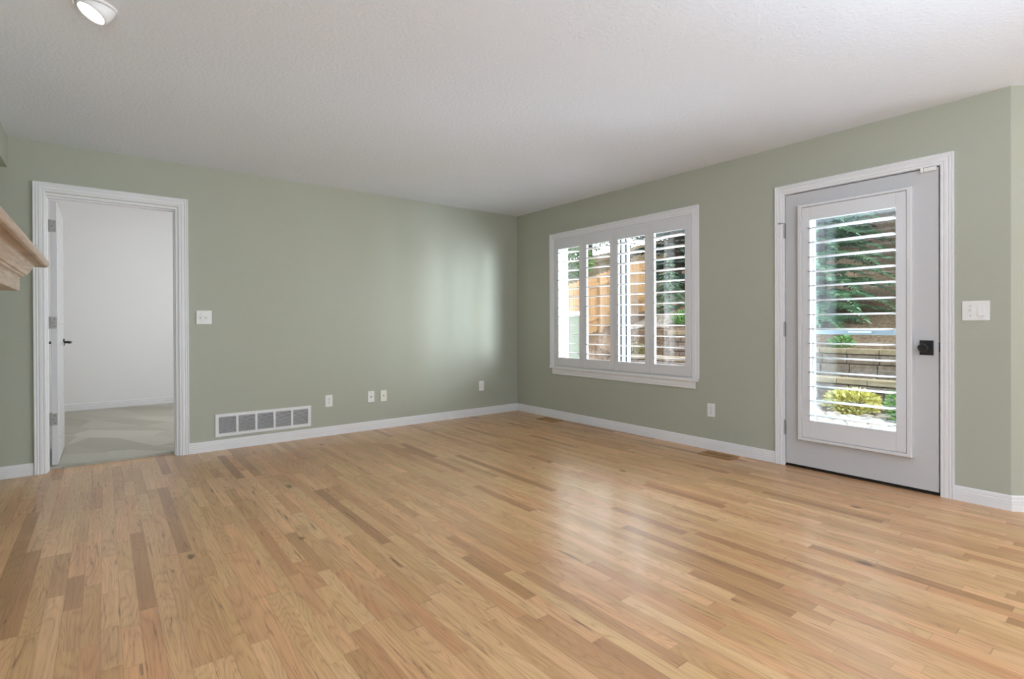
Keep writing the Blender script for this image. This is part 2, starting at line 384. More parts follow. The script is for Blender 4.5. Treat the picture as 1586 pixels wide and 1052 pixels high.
# ------------------------------------------------------------------ the room shell
fl = MB(); fl.add([(-5.4, -9.1, 0), (1.3, -9.1, 0), (1.3, 0.1, 0), (-5.4, 0.1, 0), (-5.4, -9.1, -.12), (1.3, -9.1, -.12), (1.3, 0.1, -.12), (-5.4, 0.1, -.12)],
        [(0, 1, 2, 3), (7, 6, 5, 4), (0, 4, 5, 1), (1, 5, 6, 2), (2, 6, 7, 3), (3, 7, 4, 0)])
tag(fl.build('floor', 'floor', recalc=False), 'honey oak strip floor with a soft sheen across the empty room', 'floor', kind='structure')
ce = MB().box(-5.4, 1.3, -9.1, 0.0, H, H + 0.12)
tag(ce.build('ceiling', 'ceiling'), 'white textured ceiling over the living room', 'ceiling', kind='structure')

wb = MB(); wall_with_holes(wb, -5.4, 0.16, 0.0, 0.12, 0, H + 0.12, [(-4.462, -3.612, 0, 2.072)])
tag(wb.build('wall_back', 'sage'), 'sage green wall with the open doorway and the air return grille', 'wall', kind='structure')
wr = MB(); wall_with_holes(wr, 0.0, 4.548, 0.0, 0.16, 0, H + 0.12, [(0.725, 2.49, 0.615, 2.05), (3.268, 4.244, 0, 2.080)])
tag(solo(wr, 'wall_right', 'sage', RIGHT), 'sage green wall with the shuttered window and glazed door', 'wall', kind='structure')
q = 1.13; t_ = 0.113
wy = MB().prism([(0, -4.548), (q, -4.548 - q), (q + t_, -4.548 - q + t_), (0.16, -4.50)], 'z', 0, H)
tag(wy.build('wall_bay', 'sage'), 'angled sage green wall at the right edge of the room', 'wall', kind='structure')
tag(MB().box(q, q + 0.12, -9.0, -4.548 - q, 0, H).build('wall_dining', 'sage'), 'side wall of the dining end', 'wall', kind='structure')
tag(MB().box(-5.4, 1.3, -9.1, -9.0, 0, H).build('wall_rear', 'sage'), 'rear wall behind the viewer', 'wall', kind='structure')
wl = MB().box(-5.4, -5.3, -1.3, 0, 0, H).box(-5.4, -4.64, -3.3, -1.3, 0, H).box(-5.4, -5.3, -9.0, -3.3, 0, H)
tag(wl.build('wall_left', 'sage'), 'left wall with the chimney breast behind the mantel', 'wall', kind='structure')
hd = MB().box(-5.3, -4.64, -1.3, 0, 2.217, H)
tag(hd.build('wall_header', 'sage'), 'sage green boxed header over the alcove beside the fireplace', 'wall', kind='structure')

def baseboard(name, segs, label):
    mb = MB()
    for p, r_ in segs:                     # p: list of 2D path points, room side to the right of travel, mitred
        pts = [Vector(a) for a in p]; rings = []
        for i, a in enumerate(pts):
            d0 = (a - pts[i - 1]).normalized() if i else None
            d1 = (pts[i + 1] - a).normalized() if i < len(pts) - 1 else None
            n0 = Vector((d0.y, -d0.x)) if d0 else None; n1 = Vector((d1.y, -d1.x)) if d1 else None
            n = n0 if n1 is None else n1 if n0 is None else (n0 + n1) / (1 + n0.dot(n1))
            rings.append([(a.x + n.x * d, a.y + n.y * d, z) for d, z in BASE])
        mb.loft(rings)
    tag(mb.build(name, 'white'), label, 'baseboard', kind='structure')
baseboard('baseboard_back', [([(-5.3, 0), (-4.513, 0)], 0), ([(-3.544, 0), (-0.0131, 0)], 0)], 'white fluted baseboard along the sage wall with the open doorway')
baseboard('baseboard_right', [([(0, 0), (0, -3.214)], 0)], 'white fluted baseboard under the window')
baseboard('baseboard_bay', [([(0, -4.296), (0, -4.548), (q, -4.548 - q)], 0)], 'white fluted baseboard turning the corner right of the glazed door')

# ------------------------------------------------------------------ bedroom behind the open doorway
tag(MB().box(-5.4, -2.2, 0.12, 3.43, -0.1, 0.018).build('floor_bedroom', 'carpet'), 'cream carpet of the next room seen through the open doorway', 'carpet', kind='structure')
tag(MB().box(-5.4, -2.2, 3.43, 3.53, 0, 2.9).build('wall_bedroom', 'bedroom'), 'white far wall of the next room seen through the doorway', 'wall', kind='structure')
tag(MB().box(-5.4, -5.3, 0.12, 3.43, 0, 2.9).box(-2.2, -2.1, 0.12, 3.43, 0, 2.9).build('wall_bedroom_side', 'bedroom'), 'white side walls of the next room', 'wall', kind='structure')
bf = MB(); wall_with_holes(bf, -5.3, -2.2, 0.121, 0.135, 0.018, 2.9, [(-4.47, -3.604, 0, 2.08)])
tag(bf.build('wall_bedroom_near', 'bedroom'), 'near wall of the next room around the doorway', 'wall', kind='structure')
tag(MB().box(-5.4, -2.1, 0.12, 3.53, 2.9, 3.0).build('ceiling_bedroom', 'bedroom'), 'ceiling of the next room', 'ceiling', kind='structure')
bb = MB().prism([(3.43 - d, z + 0.018) for d, z in BASE], 'x', -5.3, -2.2)
tag(bb.build('baseboard_bedroom', 'white'), 'white baseboard along the far wall of the next room', 'baseboard', kind='structure')

# doorway trim
cm = MB(); casing(cm, -4.443, -3.613, 0, 2.076)
tr1 = root('trim_1', (-4.03, 0, 0)); tag(tr1, 'white fluted casing around the open bedroom doorway', 'door casing', kind='structure')
cm.build('casing', 'white', tr1)
jm = MB(); y1 = 0.135
jm.box(-4.462, -4.440, 0.0, y1, 0, 2.072).box(-3.634, -3.612, 0.0, y1, 0, 2.072).box(-4.440, -3.634, 0.0, y1, 2.052, 2.072)
jm.build('jamb', 'white', tr1)
sm = MB(); sm.box(-3.645, -3.634, 0.035, 0.085, 0, 2.052, 0.002).box(-4.440, -3.645, 0.035, 0.085, 2.041, 2.052, 0.002).box(-4.440, -4.432, 0.035, 0.085, 0, 2.041, 0.002)
sm.build('door_stop', 'white', tr1)

# open bedroom door, swung 90 degrees into the next room
d1 = root('door_1', (-4.40, 0.1, 0.03)); tag(d1, 'white bedroom door swung fully open into the next room', 'door', kind='structure')
dm = MB().box(-4.421, -4.385, 0.118, 0.90, 0.03, 2.035, 0.002)
for z0, z1 in ((0.22, 0.95), (1.10, 1.90)):
    for xf in (-4.385, -4.421):
        sgn = 1 if xf > -4.4 else -1
        rg = []
        for u, d in ((0, 0), (0.008, 0.006), (0.02, 0.002), (0.035, 0.0005), (0.05, 0.004)):
            rg.append([(xf + sgn * d, 0.21 + u, z0 + u), (xf + sgn * d, 0.81 - u, z0 + u), (xf + sgn * d, 0.81 - u, z1 - u), (xf + sgn * d, 0.21 + u, z1 - u)])
        dm.loft(rg, True, True)
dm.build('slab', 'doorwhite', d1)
for zc in (1.845, 1.111, 0.377):
    hm = MB().box(-4.427, -4.388, 0.1155, 0.1185, zc - 0.045, zc + 0.045, 0.001)
    hm.lathe((-4.431, 0.113, zc - 0.046), (0, 0, 1), [(0.0065, 0), (0.0065, 0.092)], 10)
    hg = hm.build('hinge', 'nickel', d1)
    for a in (-0.028, 0.0, 0.028): MB().lathe((-4.402 if a else -4.411, 0.1157, zc + a), (0, -1, 0), [(0.0042, 0), (0.003, 0.0012)], 10).build('screw', 'slot', hg)
for sgn, xf in ((1, -4.385), (-1, -4.421)):
    km = MB().lathe((xf, 0.84, 0.945), (sgn, 0, 0), [(0.031, 0), (0.031, 0.006), (0.028, 0.009)], 20)
    km.lathe((xf + sgn * 0.008, 0.84, 0.945), (sgn, 0, 0), [(0.011, 0), (0.011, 0.04)], 12)
    km.tube([(xf + sgn * 0.046, 0.845, 0.945), (xf + sgn * 0.050, 0.80, 0.945), (xf + sgn * 0.050, 0.745, 0.943), (xf + sgn * 0.044, 0.72, 0.941)], [0.010, 0.0095, 0.009, 0.008], 10)
    km.build('door_handle', 'black', d1, smooth=False)

# ------------------------------------------------------------------ mantel
mprof = [(0, 0.1705), (0.296, 0.1705), (0.305, 0.1675), (0.310, 0.159), (0.310, 0.146), (0.307, 0.136), (0.304, 0.132), (0.294, 0.130), (0.292, 0.134), (0.284, 0.134),
         (0.262, 0.131), (0.256, 0.128), (0.252, 0.121), (0.244, 0.105), (0.236, 0.091), (0.230, 0.081), (0.222, 0.0795), (0.219, 0.071), (0.209, 0.066), (0.206, 0.062), (0.205, 0.004), (0.202, 0.0), (0, 0)]
zc = 1.262
MY0, MY1 = -3.25, -1.781
def mring(a, b): return [(a(d), b(d), zc + z) for d, z in mprof]
mm = MB(); mm.loft([mring(lambda d: -4.64, lambda d: MY1 + d), mring(lambda d: -4.64 + d, lambda d: MY1 + d),
                    mring(lambda d: -4.64 + d, lambda d: MY0 - d), mring(lambda d: -4.64, lambda d: MY0 - d)], True, False)
mo = mm.build('fireplace_mantel', 'mantel')
tag(mo, 'whitewashed oak mantel shelf with crown moulding at the left edge of the room', 'mantel')

# ------------------------------------------------------------------ eyeball downlight
lt = root('recessed_light', (-4.13, -2.31, H)); tag(lt, 'white recessed eyeball light glowing in the ceiling', 'ceiling light')
MB().lathe((-4.13, -2.31, H), (0, 0, -1), [(0.080, 0), (0.080, 0.003), (0.074, 0.007), (0.068, 0.009), (0.065, 0.004), (0.065, 0)], 40, False).build('trim_ring', 'white', lt, True)
ax = Vector((-0.46, -0.10, -0.88)).normalized(); oc = Vector((-4.118, -2.308, H + 0.006))
MB().lathe(oc, ax, [(0.060, -0.03), (0.063, 0.0), (0.062, 0.018), (0.059, 0.034), (0.0545, 0.047), (0.050, 0.047)], 36, False).build('eyeball', 'white', lt, True)
MB().lathe(oc + ax * 0.042, ax, [(0.0525, 0), (0.050, 0.004), (0.034, 0.008), (0.010, 0.0095)], 36).build('lens', 'lens', lt, True)
light('eyeball_beam', 'SPOT', oc + ax * 0.056, 14, ax, color=(1.0, 0.95, 0.88), spot_size=radians(110), spot_blend=0.6, shadow_soft_size=0.04)

# ------------------------------------------------------------------ wall plates on the back wall
def receptacle(r, cx, zc_, yf, gap=0.0195, rx=0.0165, rz=0.0135):
    for sgn in (1, -1):
        z = zc_ + sgn * gap
        m = MB(); pts = []
        for i in range(20):
            a = 2 * pi * i / 20; pts.append((cx + rx * max(-0.86, min(0.86, cos(a))) / 0.86, z + rz * sin(a)))
        m.prism(pts, 'y', yf, yf - 0.0025); sk = m.build('socket', 'plate', r)
        s = MB().box(cx - 0.0075, cx - 0.0050, yf - 0.0029, yf - 0.002, z - 0.002, z + 0.0065).box(cx + 0.0050, cx + 0.0075, yf - 0.0029, yf - 0.002, z - 0.002, z + 0.0055)
        s.lathe((cx, yf - 0.002, z - 0.0065), (0, -1, 0), [(0.0028, 0), (0.0028, 0.0009)], 10)
        s.build('slots', 'slot', sk)
    MB().lathe((cx, yf, zc_), (0, -1, 0), [(0.0035, 0), (0.003, 0.0016)], 10).build('screw', 'nickel', r)
def plate(r, x0, x1, z0, z1, mat='plate'):
    MB().box(x0, x1, -0.007, 0.0, z0, z1, 0.0025).build('plate', mat, r)
GR_O = 'duplex outlets'
o1 = root('wall_outlet', (-2.3705, 0, 0.34)); plate(o1, -2.4055, -2.3355, 0.2825, 0.3975); receptacle(o1, -2.3705, 0.34, -0.007)
tag(o1, 'white duplex outlet on the wall just right of the air return grille', 'outlet', GR_O)
o2 = copy_tree(o1); o2.location = (-0.5535, 0, 0.35); tag(o2, 'white duplex outlet on the back wall nearest the room corner', 'outlet', GR_O)
o3 = copy_tree(o1); o3.location = (0, -2.670, 0.34); o3.rotation_euler.z = RIGHT; tag(o3, 'white duplex outlet on the wall between the window and the glazed door', 'outlet', GR_O)
cj = root('data_jack_plate', (-1.9365, 0, 0.343)); tag(cj, 'white low wall plate with a small blue grey data jack', 'wall plate')
plate(cj, -1.9715, -1.9015, 0.2855, 0.4005)
MB().box(-1.9435, -1.9295, -0.0082, -0.006, 0.334, 0.348, 0.001).build('jack', 'jackblue', cj)
for z in (0.3855, 0.3005): MB().lathe((-1.9365, -0.0068, z), (0, -1, 0), [(0.003, 0), (0.0025, 0.0012)], 10).build('screw', 'nickel', cj)
pj = root('coax_plate', (-1.80, 0, 0.342)); tag(pj, 'almond low wall plate with a small coaxial socket at its centre', 'wall plate')
plate(pj, -1.835, -1.765, 0.2845, 0.3995, 'almond')
MB().lathe((-1.80, -0.0065, 0.342), (0, -1, 0), [(0.007, 0), (0.007, 0.003), (0.0048, 0.003), (0.0048, 0.010)], 12).build('socket', 'nickel', pj)
for z in (0.3845, 0.2995): MB().lathe((-1.80, -0.0068, z), (0, -1, 0), [(0.003, 0), (0.0025, 0.0012)], 10).build('screw', 'almond', pj)

def toggle(r, cx, zc_, upw=True, yf=-0.007):
    MB().box(cx - 0.006, cx + 0.006, yf - 0.0015, yf, zc_ - 0.0125, zc_ + 0.0125, 0.0006).build('toggle_surround', 'plate', r)
    dz = 0.010 if upw else -0.010
    MB().loft([[(cx - 0.0045, yf, zc_ - 0.005), (cx + 0.0045, yf, zc_ - 0.005), (cx + 0.0045, yf, zc_ + 0.005), (cx - 0.0045, yf, zc_ + 0.005)],
               [(cx - 0.0035, yf - 0.013, zc_ + dz - 0.0035), (cx + 0.0035, yf - 0.013, zc_ + dz - 0.0035), (cx + 0.0035, yf - 0.013, zc_ + dz + 0.0035), (cx - 0.0035, yf - 0.013, zc_ + dz + 0.0035)]]).build('toggle', 'plate', r)
    for z in (0.030, -0.030): MB().lathe((cx, yf, zc_ + z), (0, -1, 0), [(0.003, 0), (0.0025, 0.0012)], 10).build('screw', 'nickel', r)
sw = root('light_switch', (-3.43, 0, 1.155)); tag(sw, 'white two gang switch plate with toggle and round dimmer knob beside the open doorway', 'light switch')
plate(sw, -3.4885, -3.3735, 1.0975, 1.2125); toggle(sw, -3.455, 1.155, False)
MB().lathe((-3.408, -0.006, 1.155), (0, -1, 0), [(0.0125, 0), (0.0125, 0.010), (0.011, 0.013)], 20).build('dimmer_knob', 'plate', sw)
s2 = root('light_switch', (4.395, 0, 1.155), RIGHT); tag(s2, 'white two gang switch plate with toggle and flat rocker right of the glazed door', 'light switch')
plate(s2, 4.332, 4.459, 1.096, 1.2135); toggle(s2, 4.371, 1.155, True)
MB().box(4.402, 4.435, -0.0085, -0.006, 1.121, 1.188, 0.001).prism([(-0.0135, 1.124), (-0.0085, 1.124), (-0.0085, 1.186), (-0.0095, 1.186)], 'x', 4.405, 4.432).build('rocker', 'plate', s2)

# air return grille
gr = root('air_return_grille', (-2.948, 0, 0.115)); tag(gr, 'white five section air return grille low on the back wall', 'vent grille')
X0, X1, Z0, Z1 = -3.353, -2.543, 0.114, 0.312
fm = MB(); cells = []; nC = 5; mx0, mx1, mz0, mz1 = X0 + 0.028, X1 - 0.028, Z0 + 0.028, Z1 - 0.026
rg = [[(a, y, c), (b, y, c), (b, y, d), (a, y, d)] for a, b, c, d, y in ((X0, X1, Z0, Z1, 0), (X0, X1, Z0, Z1, -0.004), (X0 + 0.004, X1 - 0.004, Z0 + 0.004, Z1 - 0.004, -0.008), (mx0, mx1, mz0, mz1, -0.008), (mx0, mx1, mz0, mz1, 0.0))]
fm.loft(rg, True, False); fm.build('frame', 'white', gr)
cw = (mx1 - mx0 - 4 * 0.018) / 5
for i in range(4):
    a = mx0 + (i + 1) * cw + i * 0.018; MB().box(a, a + 0.018, -0.0078, -0.0005, mz0, mz1).build('divider', 'white', gr)
for i in range(5):
    a = mx0 + i * (cw + 0.018); lm = MB(); ns = 13
    for k_ in range(ns):
        z = mz0 + (k_ + 0.5) * (mz1 - mz0) / ns
        lm.prism([(-0.0068, z - 0.0018), (-0.0062, z - 0.0028), (-0.0008, z + 0.0006), (-0.0014, z + 0.0016)], 'x', a, a + cw)
    lm.build('slat_bank', 'white', gr)
MB().box(mx0, mx1, -0.0006, -0.0002, mz0, mz1).build('shade_backing', 'vent_dark', gr)  # dark sheet behind the slats stands in for the shade inside

# floor registers
rgA = root('floor_register', (-0.141, -2.815, 0)); tag(rgA, 'wooden floor register below the outlet near the glazed door', 'floor vent', 'wooden floor registers')
def reg():
    m = MB(); x0, x1, ya, yb = -0.216, -0.062, -2.955, -2.675
    for a, b, c, d in ((x0, x1, ya, ya + 0.03), (x0, x1, yb - 0.03, yb), (x0, x0 + 0.034, ya + 0.03, yb - 0.03), (x1 - 0.034, x1, ya + 0.03, yb - 0.03), (x0 + 0.034, x1 - 0.034, -2.822, -2.808)):
        m.box(a, b, c, d, 0.0, 0.009, 0.0015)
    m.build('frame', 'register', rgA)
    sl = MB()
    for i in range(5):
        x = x0 + 0.034 + (i + 0.5) * 0.086 / 5; sl.box(x - 0.003, x + 0.003, ya + 0.03, yb - 0.03, 0.001, 0.006)
    sl.build('slat', 'register', rgA)
    MB().box(x0 + 0.034, x1 - 0.034, ya + 0.03, yb - 0.03, 0.0005, 0.0012).build('duct_shade', 'duct', rgA)  # dark sheet inside the frame stands in for the shaded duct
reg()
rgB = copy_tree(rgA); rgB.location = (-0.141, -0.755, 0); tag(rgB, 'wooden floor register below the window near the room corner', 'floor vent', 'wooden floor registers')

# ------------------------------------------------------------------ window
win = root('window_1', (1.6, 0, 0.6), RIGHT); tag(win, 'wide white trimmed window in the right wall behind plantation shutters', 'window', kind='structure')
cm = MB(); 
casing(cm, 0.698, 2.489, 0.600, 2.057); cm.build('casing', 'white', win)
sl = MB().box(0.634, 2.553, -0.030, 0.0, 0.575, 0.601, 0.004); sl.build('window_sill', 'white', win)
MB().prism([(0.0, 0.508), (-0.012, 0.508), (-0.016, 0.516), (-0.012, 0.525), (-0.016, 0.532), (-0.018, 0.56), (-0.024, 0.575), (0, 0.575)], 'x', 0.668, 2.519).build('apron', 'white', win)
rv = MB().box(0.725, 0.737, 0.001, 0.115, 0.627, 2.038).box(2.478, 2.49, 0.001, 0.115, 0.627, 2.038).box(0.725, 2.49, 0.001, 0.115, 2.038, 2.05).box(0.725, 2.49, 0.001, 0.115, 0.615, 0.627)
rv.build('reveal', 'vinyl', win)
vf = MB()
for a, b, c, d in ((0.726, 0.758, 0.616, 2.049), (2.44, 2.489, 0.616, 2.049), (0.758, 2.44, 0.616, 0.665), (0.758, 2.44, 2.0, 2.049)): vf.box(a, b, 0.115, 0.158, c, d, 0.003)
vf.build('window_frame', 'vinyl', win)
MB().box(1.578, 1.624, 0.130, 0.15, 0.665, 2.0, 0.002).box(1.642, 1.672, 0.134, 0.15, 0.665, 2.0, 0.002).build('mullion', 'vinyl', win)
MB().box(1.624, 1.642, 0.132, 0.15, 0.665, 2.0).box(1.560, 1.578, 0.132, 0.15, 0.665, 2.0).build('gasket', 'gasket', win)
for a, b in ((0.758, 1.560), (1.672, 2.44)):
    MB().box(a, b, 0.136, 0.140, 0.665, 2.0).build('pane', 'glass', win)

m = MB()
for a, b, c, d in ((0.700, 0.7335, 0.602, 2.055), (2.4865, 2.488, 0.602, 2.055)): m.box(a, b, -0.012, 0.0, c, d)
m.box(0.7335, 2.4865, -0.012, 0.0, 2.040, 2.055).box(0.7335, 2.4865, -0.012, 0.0, 0.602, 0.612)
m.build('shutter_frame', 'shutter', win)

def louver(x0, x1, yc, z, w_=0.114, th=0.011, tilt=0.0, n=14):
    pts = []
    for i in range(n):
        a = 2 * pi * i / n; py = 0.5 * w_ * cos(a); pz = 0.5 * th * sin(a) * (1 - 0.25 * cos(a) ** 2)
        pts.append((yc + py * cos(tilt) - pz * sin(tilt), z + py * sin(tilt) + pz * cos(tilt)))
    return MB().prism(pts, 'x', x0, x1)
EDGE = [0.7345, 1.1725, 1.610, 2.0475, 2.4855]
WORD = ['leftmost white louvered window panel, nearest the room corner', 'second white louvered window panel from the room corner',
        'third white louvered window panel from the room corner', 'rightmost white louvered window panel, nearest the glazed door']
def shutter_panel(k_):
    a, b = EDGE[k_] + 0.0012, EDGE[k_ + 1] - 0.0012; z0, z1 = 0.614, 2.036; y0, y1 = -0.026, 0.002
    r = root('plantation_shutter', ((a + b) / 2, 0, z0), RIGHT); tag(r, WORD[k_], 'window shutter', 'plantation shutter panels in the window')
    for c, d in ((a, a + 0.053), (b - 0.053, b)): MB().box(c, d, y0, y1, z0, z1, 0.002).build('stile', 'shutter', r)
    MB().box(a + 0.053, b - 0.053, y0 + 0.001, y1 - 0.001, 1.933, z1, 0.0015).build('top_rail', 'shutter', r)
    MB().box(a + 0.053, b - 0.053, y0 + 0.001, y1 - 0.001, z0, 0.706, 0.0015).build('bottom_rail', 'shutter', r)
    zz = (1.933 - 0.706) / 12
    for i in range(12):
        louver(a + 0.0545, b - 0.0545, -0.012, 0.706 + zz * (i + 0.5) + 0.006, tilt=radians(-1.5)).build('louver', 'shutter', r, smooth=True)
    if k_ in (0, 3):
        xh = a if k_ == 0 else b
        for z in (0.78, 1.87):
            MB().lathe((xh, y0 - 0.003, z - 0.035), (0, 0, 1), [(0.005, 0), (0.005, 0.07)], 10).build('hinge', 'shutter', r)
for k_ in range(4): shutter_panel(k_)

# ------------------------------------------------------------------ glazed door with its shutter
tr2 = root('trim_2', (3.755, 0, 0), RIGHT); tag(tr2, 'white fluted casing around the glazed door', 'door casing', kind='structure')
cm = MB(); casing(cm, 3.2845, 4.228, 0, 2.065); cm.build('casing', 'white', tr2)
jm = MB().box(3.268, 3.2865, 0.0, 0.16, 0, 2.080).box(4.226, 4.244, 0.0, 0.16, 0, 2.080).box(3.2865, 4.226, 0.0, 0.16, 2.0635, 2.080)
jm.build('jamb', 'white', tr2)
MB().box(3.2865, 3.299, 0.052, 0.1, 0, 2.0635).box(4.2135, 4.226, 0.052, 0.1, 0, 2.0635).box(3.299, 4.2135, 0.052, 0.1, 2.051, 2.0635).build('door_stop', 'slot', tr2)
th = MB().prism([(0.0, 0), (0.0, 0.006), (0.03, 0.016), (0.15, 0.016), (0.158, 0)], 'x', 3.2865, 4.226)
tag(solo(th, 'trim_3', 'thresh', RIGHT, (3.755, 0, 0)), 'dark threshold strip under the glazed door', 'threshold', kind='structure')

d2 = root('door_2', (3.755, 0.02, 0.02), RIGHT); tag(d2, 'white glazed patio door with a louvered shutter over its glass', 'door', kind='structure')
dx0, dx1, dz0, dz1, dy0, dy1 = 3.2915, 4.2185, 0.020, 2.0545, 0.003, 0.047
gx0, gx1, gz0, gz1 = 3.470, 4.040, 0.300, 1.900
dm = MB()
for a, b, c, d in ((dx0, gx0, dz0, dz1), (gx1, dx1, dz0, dz1), (gx0, gx1, dz0, gz0), (gx0, gx1, gz1, dz1)): dm.box(a, b, dy0, dy1, c, d)
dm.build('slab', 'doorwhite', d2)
gb = MB()
for a, b, c, d in ((gx0 - 0.02, gx0 + 0.012, gz0 - 0.02, gz1 + 0.02), (gx1 - 0.012, gx1 + 0.02, gz0 - 0.02, gz1 + 0.02), (gx0 + 0.012, gx1 - 0.012, gz0 - 0.02, gz0 + 0.012), (gx0 + 0.012, gx1 - 0.012, gz1 - 0.012, gz1 + 0.02)):
    gb.box(a, b, dy1 - 0.012, dy1 + 0.012, c, d)
gb.build('glazing_bead', 'vinyl', d2)
MB().box(gx0 + 0.002, gx1 - 0.002, 0.036, 0.040, gz0 + 0.002, gz1 - 0.002).build('pane', 'glass', d2)
# shutter frame on the door face
fx0, fx1, fz0, fz1, fd = 3.396, 4.094, 0.219, 1.957, -0.050
fm = MB()
rgs = []
for u, y in ((0.0, 0.003), (0.0, fd + 0.006), (0.006, fd), (0.026, fd), (0.030, fd + 0.008), (0.030, 0.003)):
    rgs.append([(fx0 + u, y, fz0 + u * 0.75), (fx1 - u, y, fz0 + u * 0.75), (fx1 - u, y, fz1 - u * 0.75), (fx0 + u, y, fz1 - u * 0.75)])
fm.loft(rgs, True, False); fm.build('shutter_frame', 'shutter', d2)
pm = MB(); a, b, z0, z1 = fx0 + 0.032, fx1 - 0.032, fz0 + 0.025, fz1 - 0.025; py0, py1 = fd + 0.006, fd + 0.034
ox0, ox1, oz0, oz1 = a + 0.055, b - 0.055, 0.372, 1.836
for c, d in ((a, ox0), (ox1, b)): pm.box(c, d, py0, py1, z0, z1, 0.002)
pm.box(ox0, ox1, py0 + 0.001, py1 - 0.001, oz1, z1, 0.0015).box(ox0, ox1, py0 + 0.001, py1 - 0.001, z0, oz0, 0.0015)
pn = pm.build('shutter', 'shutter', d2)
zz = (oz1 - oz0) / 14
for i in range(14):
    louver(ox0 + 0.0015, ox1 - 0.0015, (py0 + py1) / 2, oz0 + zz * (i + 0.5) - 0.010, tilt=radians(-1.0)).build('louver', 'shutter', pn, smooth=True)
for z in (0.42, 1.10, 1.80):
    MB().lathe((a - 0.001, fd + 0.001, z - 0.035), (0, 0, 1), [(0.005, 0), (0.005, 0.07)], 10).build('shutter_hinge', 'shutter', d2)
# knob and latch
MB().box(4.1225, 4.1935, -0.005, 0.003, 0.878, 0.972, 0.0015).build('rose', 'black', d2)
MB().lathe((4.150, -0.004, 0.925), (0, -1, 0), [(0.014, 0), (0.013, 0.020), (0.018, 0.028), (0.0265, 0.034), (0.0275, 0.045), (0.0255, 0.053), (0.022, 0.055), (0.019, 0.0535), (0.006, 0.0535)], 28).build('knob', 'black', d2)
MB().box(4.2165, 4.2195, 0.004, 0.03, 0.90, 0.96).build('latch_plate', 'black', d2)
for zc_ in (1.79, 1.038, 0.289):
    hm = MB().lathe((3.2845, -0.006, zc_ - 0.052), (0, 0, 1), [(0.0068, 0), (0.0068, 0.104)], 12)
    for z in (-0.031, -0.0105, 0.0105, 0.031): hm.lathe((3.2845, -0.006, zc_ + z - 0.0015), (0, 0, 1), [(0.0076, 0), (0.0076, 0.003)], 12)
    hm.lathe((3.2845, -0.006, zc_ - 0.056), (0, 0, 1), [(0.004, 0), (0.008, 0.004), (0.008, 0.006)], 12).lathe((3.2845, -0.006, zc_ + 0.052), (0, 0, 1), [(0.008, 0), (0.007, 0.004), (0.003, 0.006)], 12)
    hm.box(3.2845, 3.293, -0.002, 0.020, zc_ - 0.05, zc_ + 0.05)
    hg = hm.build('hinge', 'nickel', d2)
    if zc_ > 1.5:
        MB().tube([(3.2845, -0.008, zc_ + 0.055), (3.272, -0.024, zc_ + 0.058), (3.255, -0.026, zc_ + 0.057)], 0.003, 8).lathe((3.255, -0.030, zc_ + 0.057), (0, 1, 0), [(0.006, 0), (0.006, 0.009)], 10).build('hinge_stop', 'nickel', hg)
als = root('alarm_sensor', (4.17, -0.02, 2.03), RIGHT); tag(als, 'small white alarm contact at the top right of the glazed door', 'alarm sensor')
MB().box(4.1325, 4.147, -0.030, 0.0025, 2.033, 2.060, 0.002).build('magnet', 'plate', als)
MB().box(4.149, 4.212, -0.022, 0.0025, 2.036, 2.060, 0.002).build('body', 'plate', als)

# storm door on the outside of the frame
sd = root('storm_door', (3.755, 0.19, 0.02), RIGHT); tag(sd, 'pale aluminium storm door outside the glazed door, with a mid rail', 'storm door')
m = MB()
for a, b, c, d in ((3.290, 3.36, 0.02, 2.06), (4.15, 4.222, 0.02, 2.06), (3.36, 4.15, 0.02, 0.16), (3.36, 4.15, 1.98, 2.06)): m.box(a, b, 0.185, 0.21, c, d, 0.002)
m.build('frame', 'alu', sd)
MB().box(3.36, 4.15, 0.180, 0.212, 0.999, 1.031, 0.002).build('mid_rail', 'alu', sd)
MB().box(3.655, 3.80, 0.170, 0.181, 1.014, 1.024, 0.002).build('slide_latch', 'vinyl', sd)
for c, d in ((0.16, 0.999), (1.031, 1.98)): MB().box(3.36, 4.15, 0.196, 0.199, c, d).build('pane', 'glass', sd)

# ------------------------------------------------------------------ garden
def sstep(a, b, x):
    t = max(0.0, min(1.0, (x - a) / (b - a))); return t * t * (3 - 2 * t)
XA, XB = 4.8, 5.45
def zA(y): return 0.235 if y < -0.55 else 0.42
def zB(y): return 0.665 if y < -0.55 else 0.93
def ground(x, y):
    if x < XA + 0.12: h = -0.20
    elif x < XB + 0.12: h = zA(y) - 0.06
    else: h = zB(y) - 0.06 + 0.30 * (x - XB) + 0.02 * (x - XB) ** 2
    f = 1.0 + 0.28 * (x - 6.3)
    f = max(-0.2, f)
    return h * (1 - sstep(2.4, 3.6, y)) + f * sstep(2.4, 3.6, y)
gm = MB(); NX, NY = 110, 190; vs_ = []; fs = []
for i in range(NX + 1):
    for j in range(NY + 1):
        x = 0.22 + 15.8 * (i / NX) ** 1.35; y = -7 + 23 * j / NY
        vs_.append((x, y, ground(x, y) + random.uniform(-0.012, 0.012)))
for i in range(NX):
    for j in range(NY):
        a = i * (NY + 1) + j; fs.append((a, a + NY + 1, a + NY + 2, a + 1))
gm.add(vs_, fs); tag(gm.build('ground', 'mulch'), 'brown mulched bank rising behind the house', 'ground', kind='structure')

tag(MB().box(0.17, 2.1, -7.0, 0.08, -0.5, -0.17).build('bounce_slab', 'concrete'), 'unseen pale concrete slab added outside the glazed door to bounce light indoors', 'patio', kind='structure')  # out of view, added pale so it throws light up to the ceiling

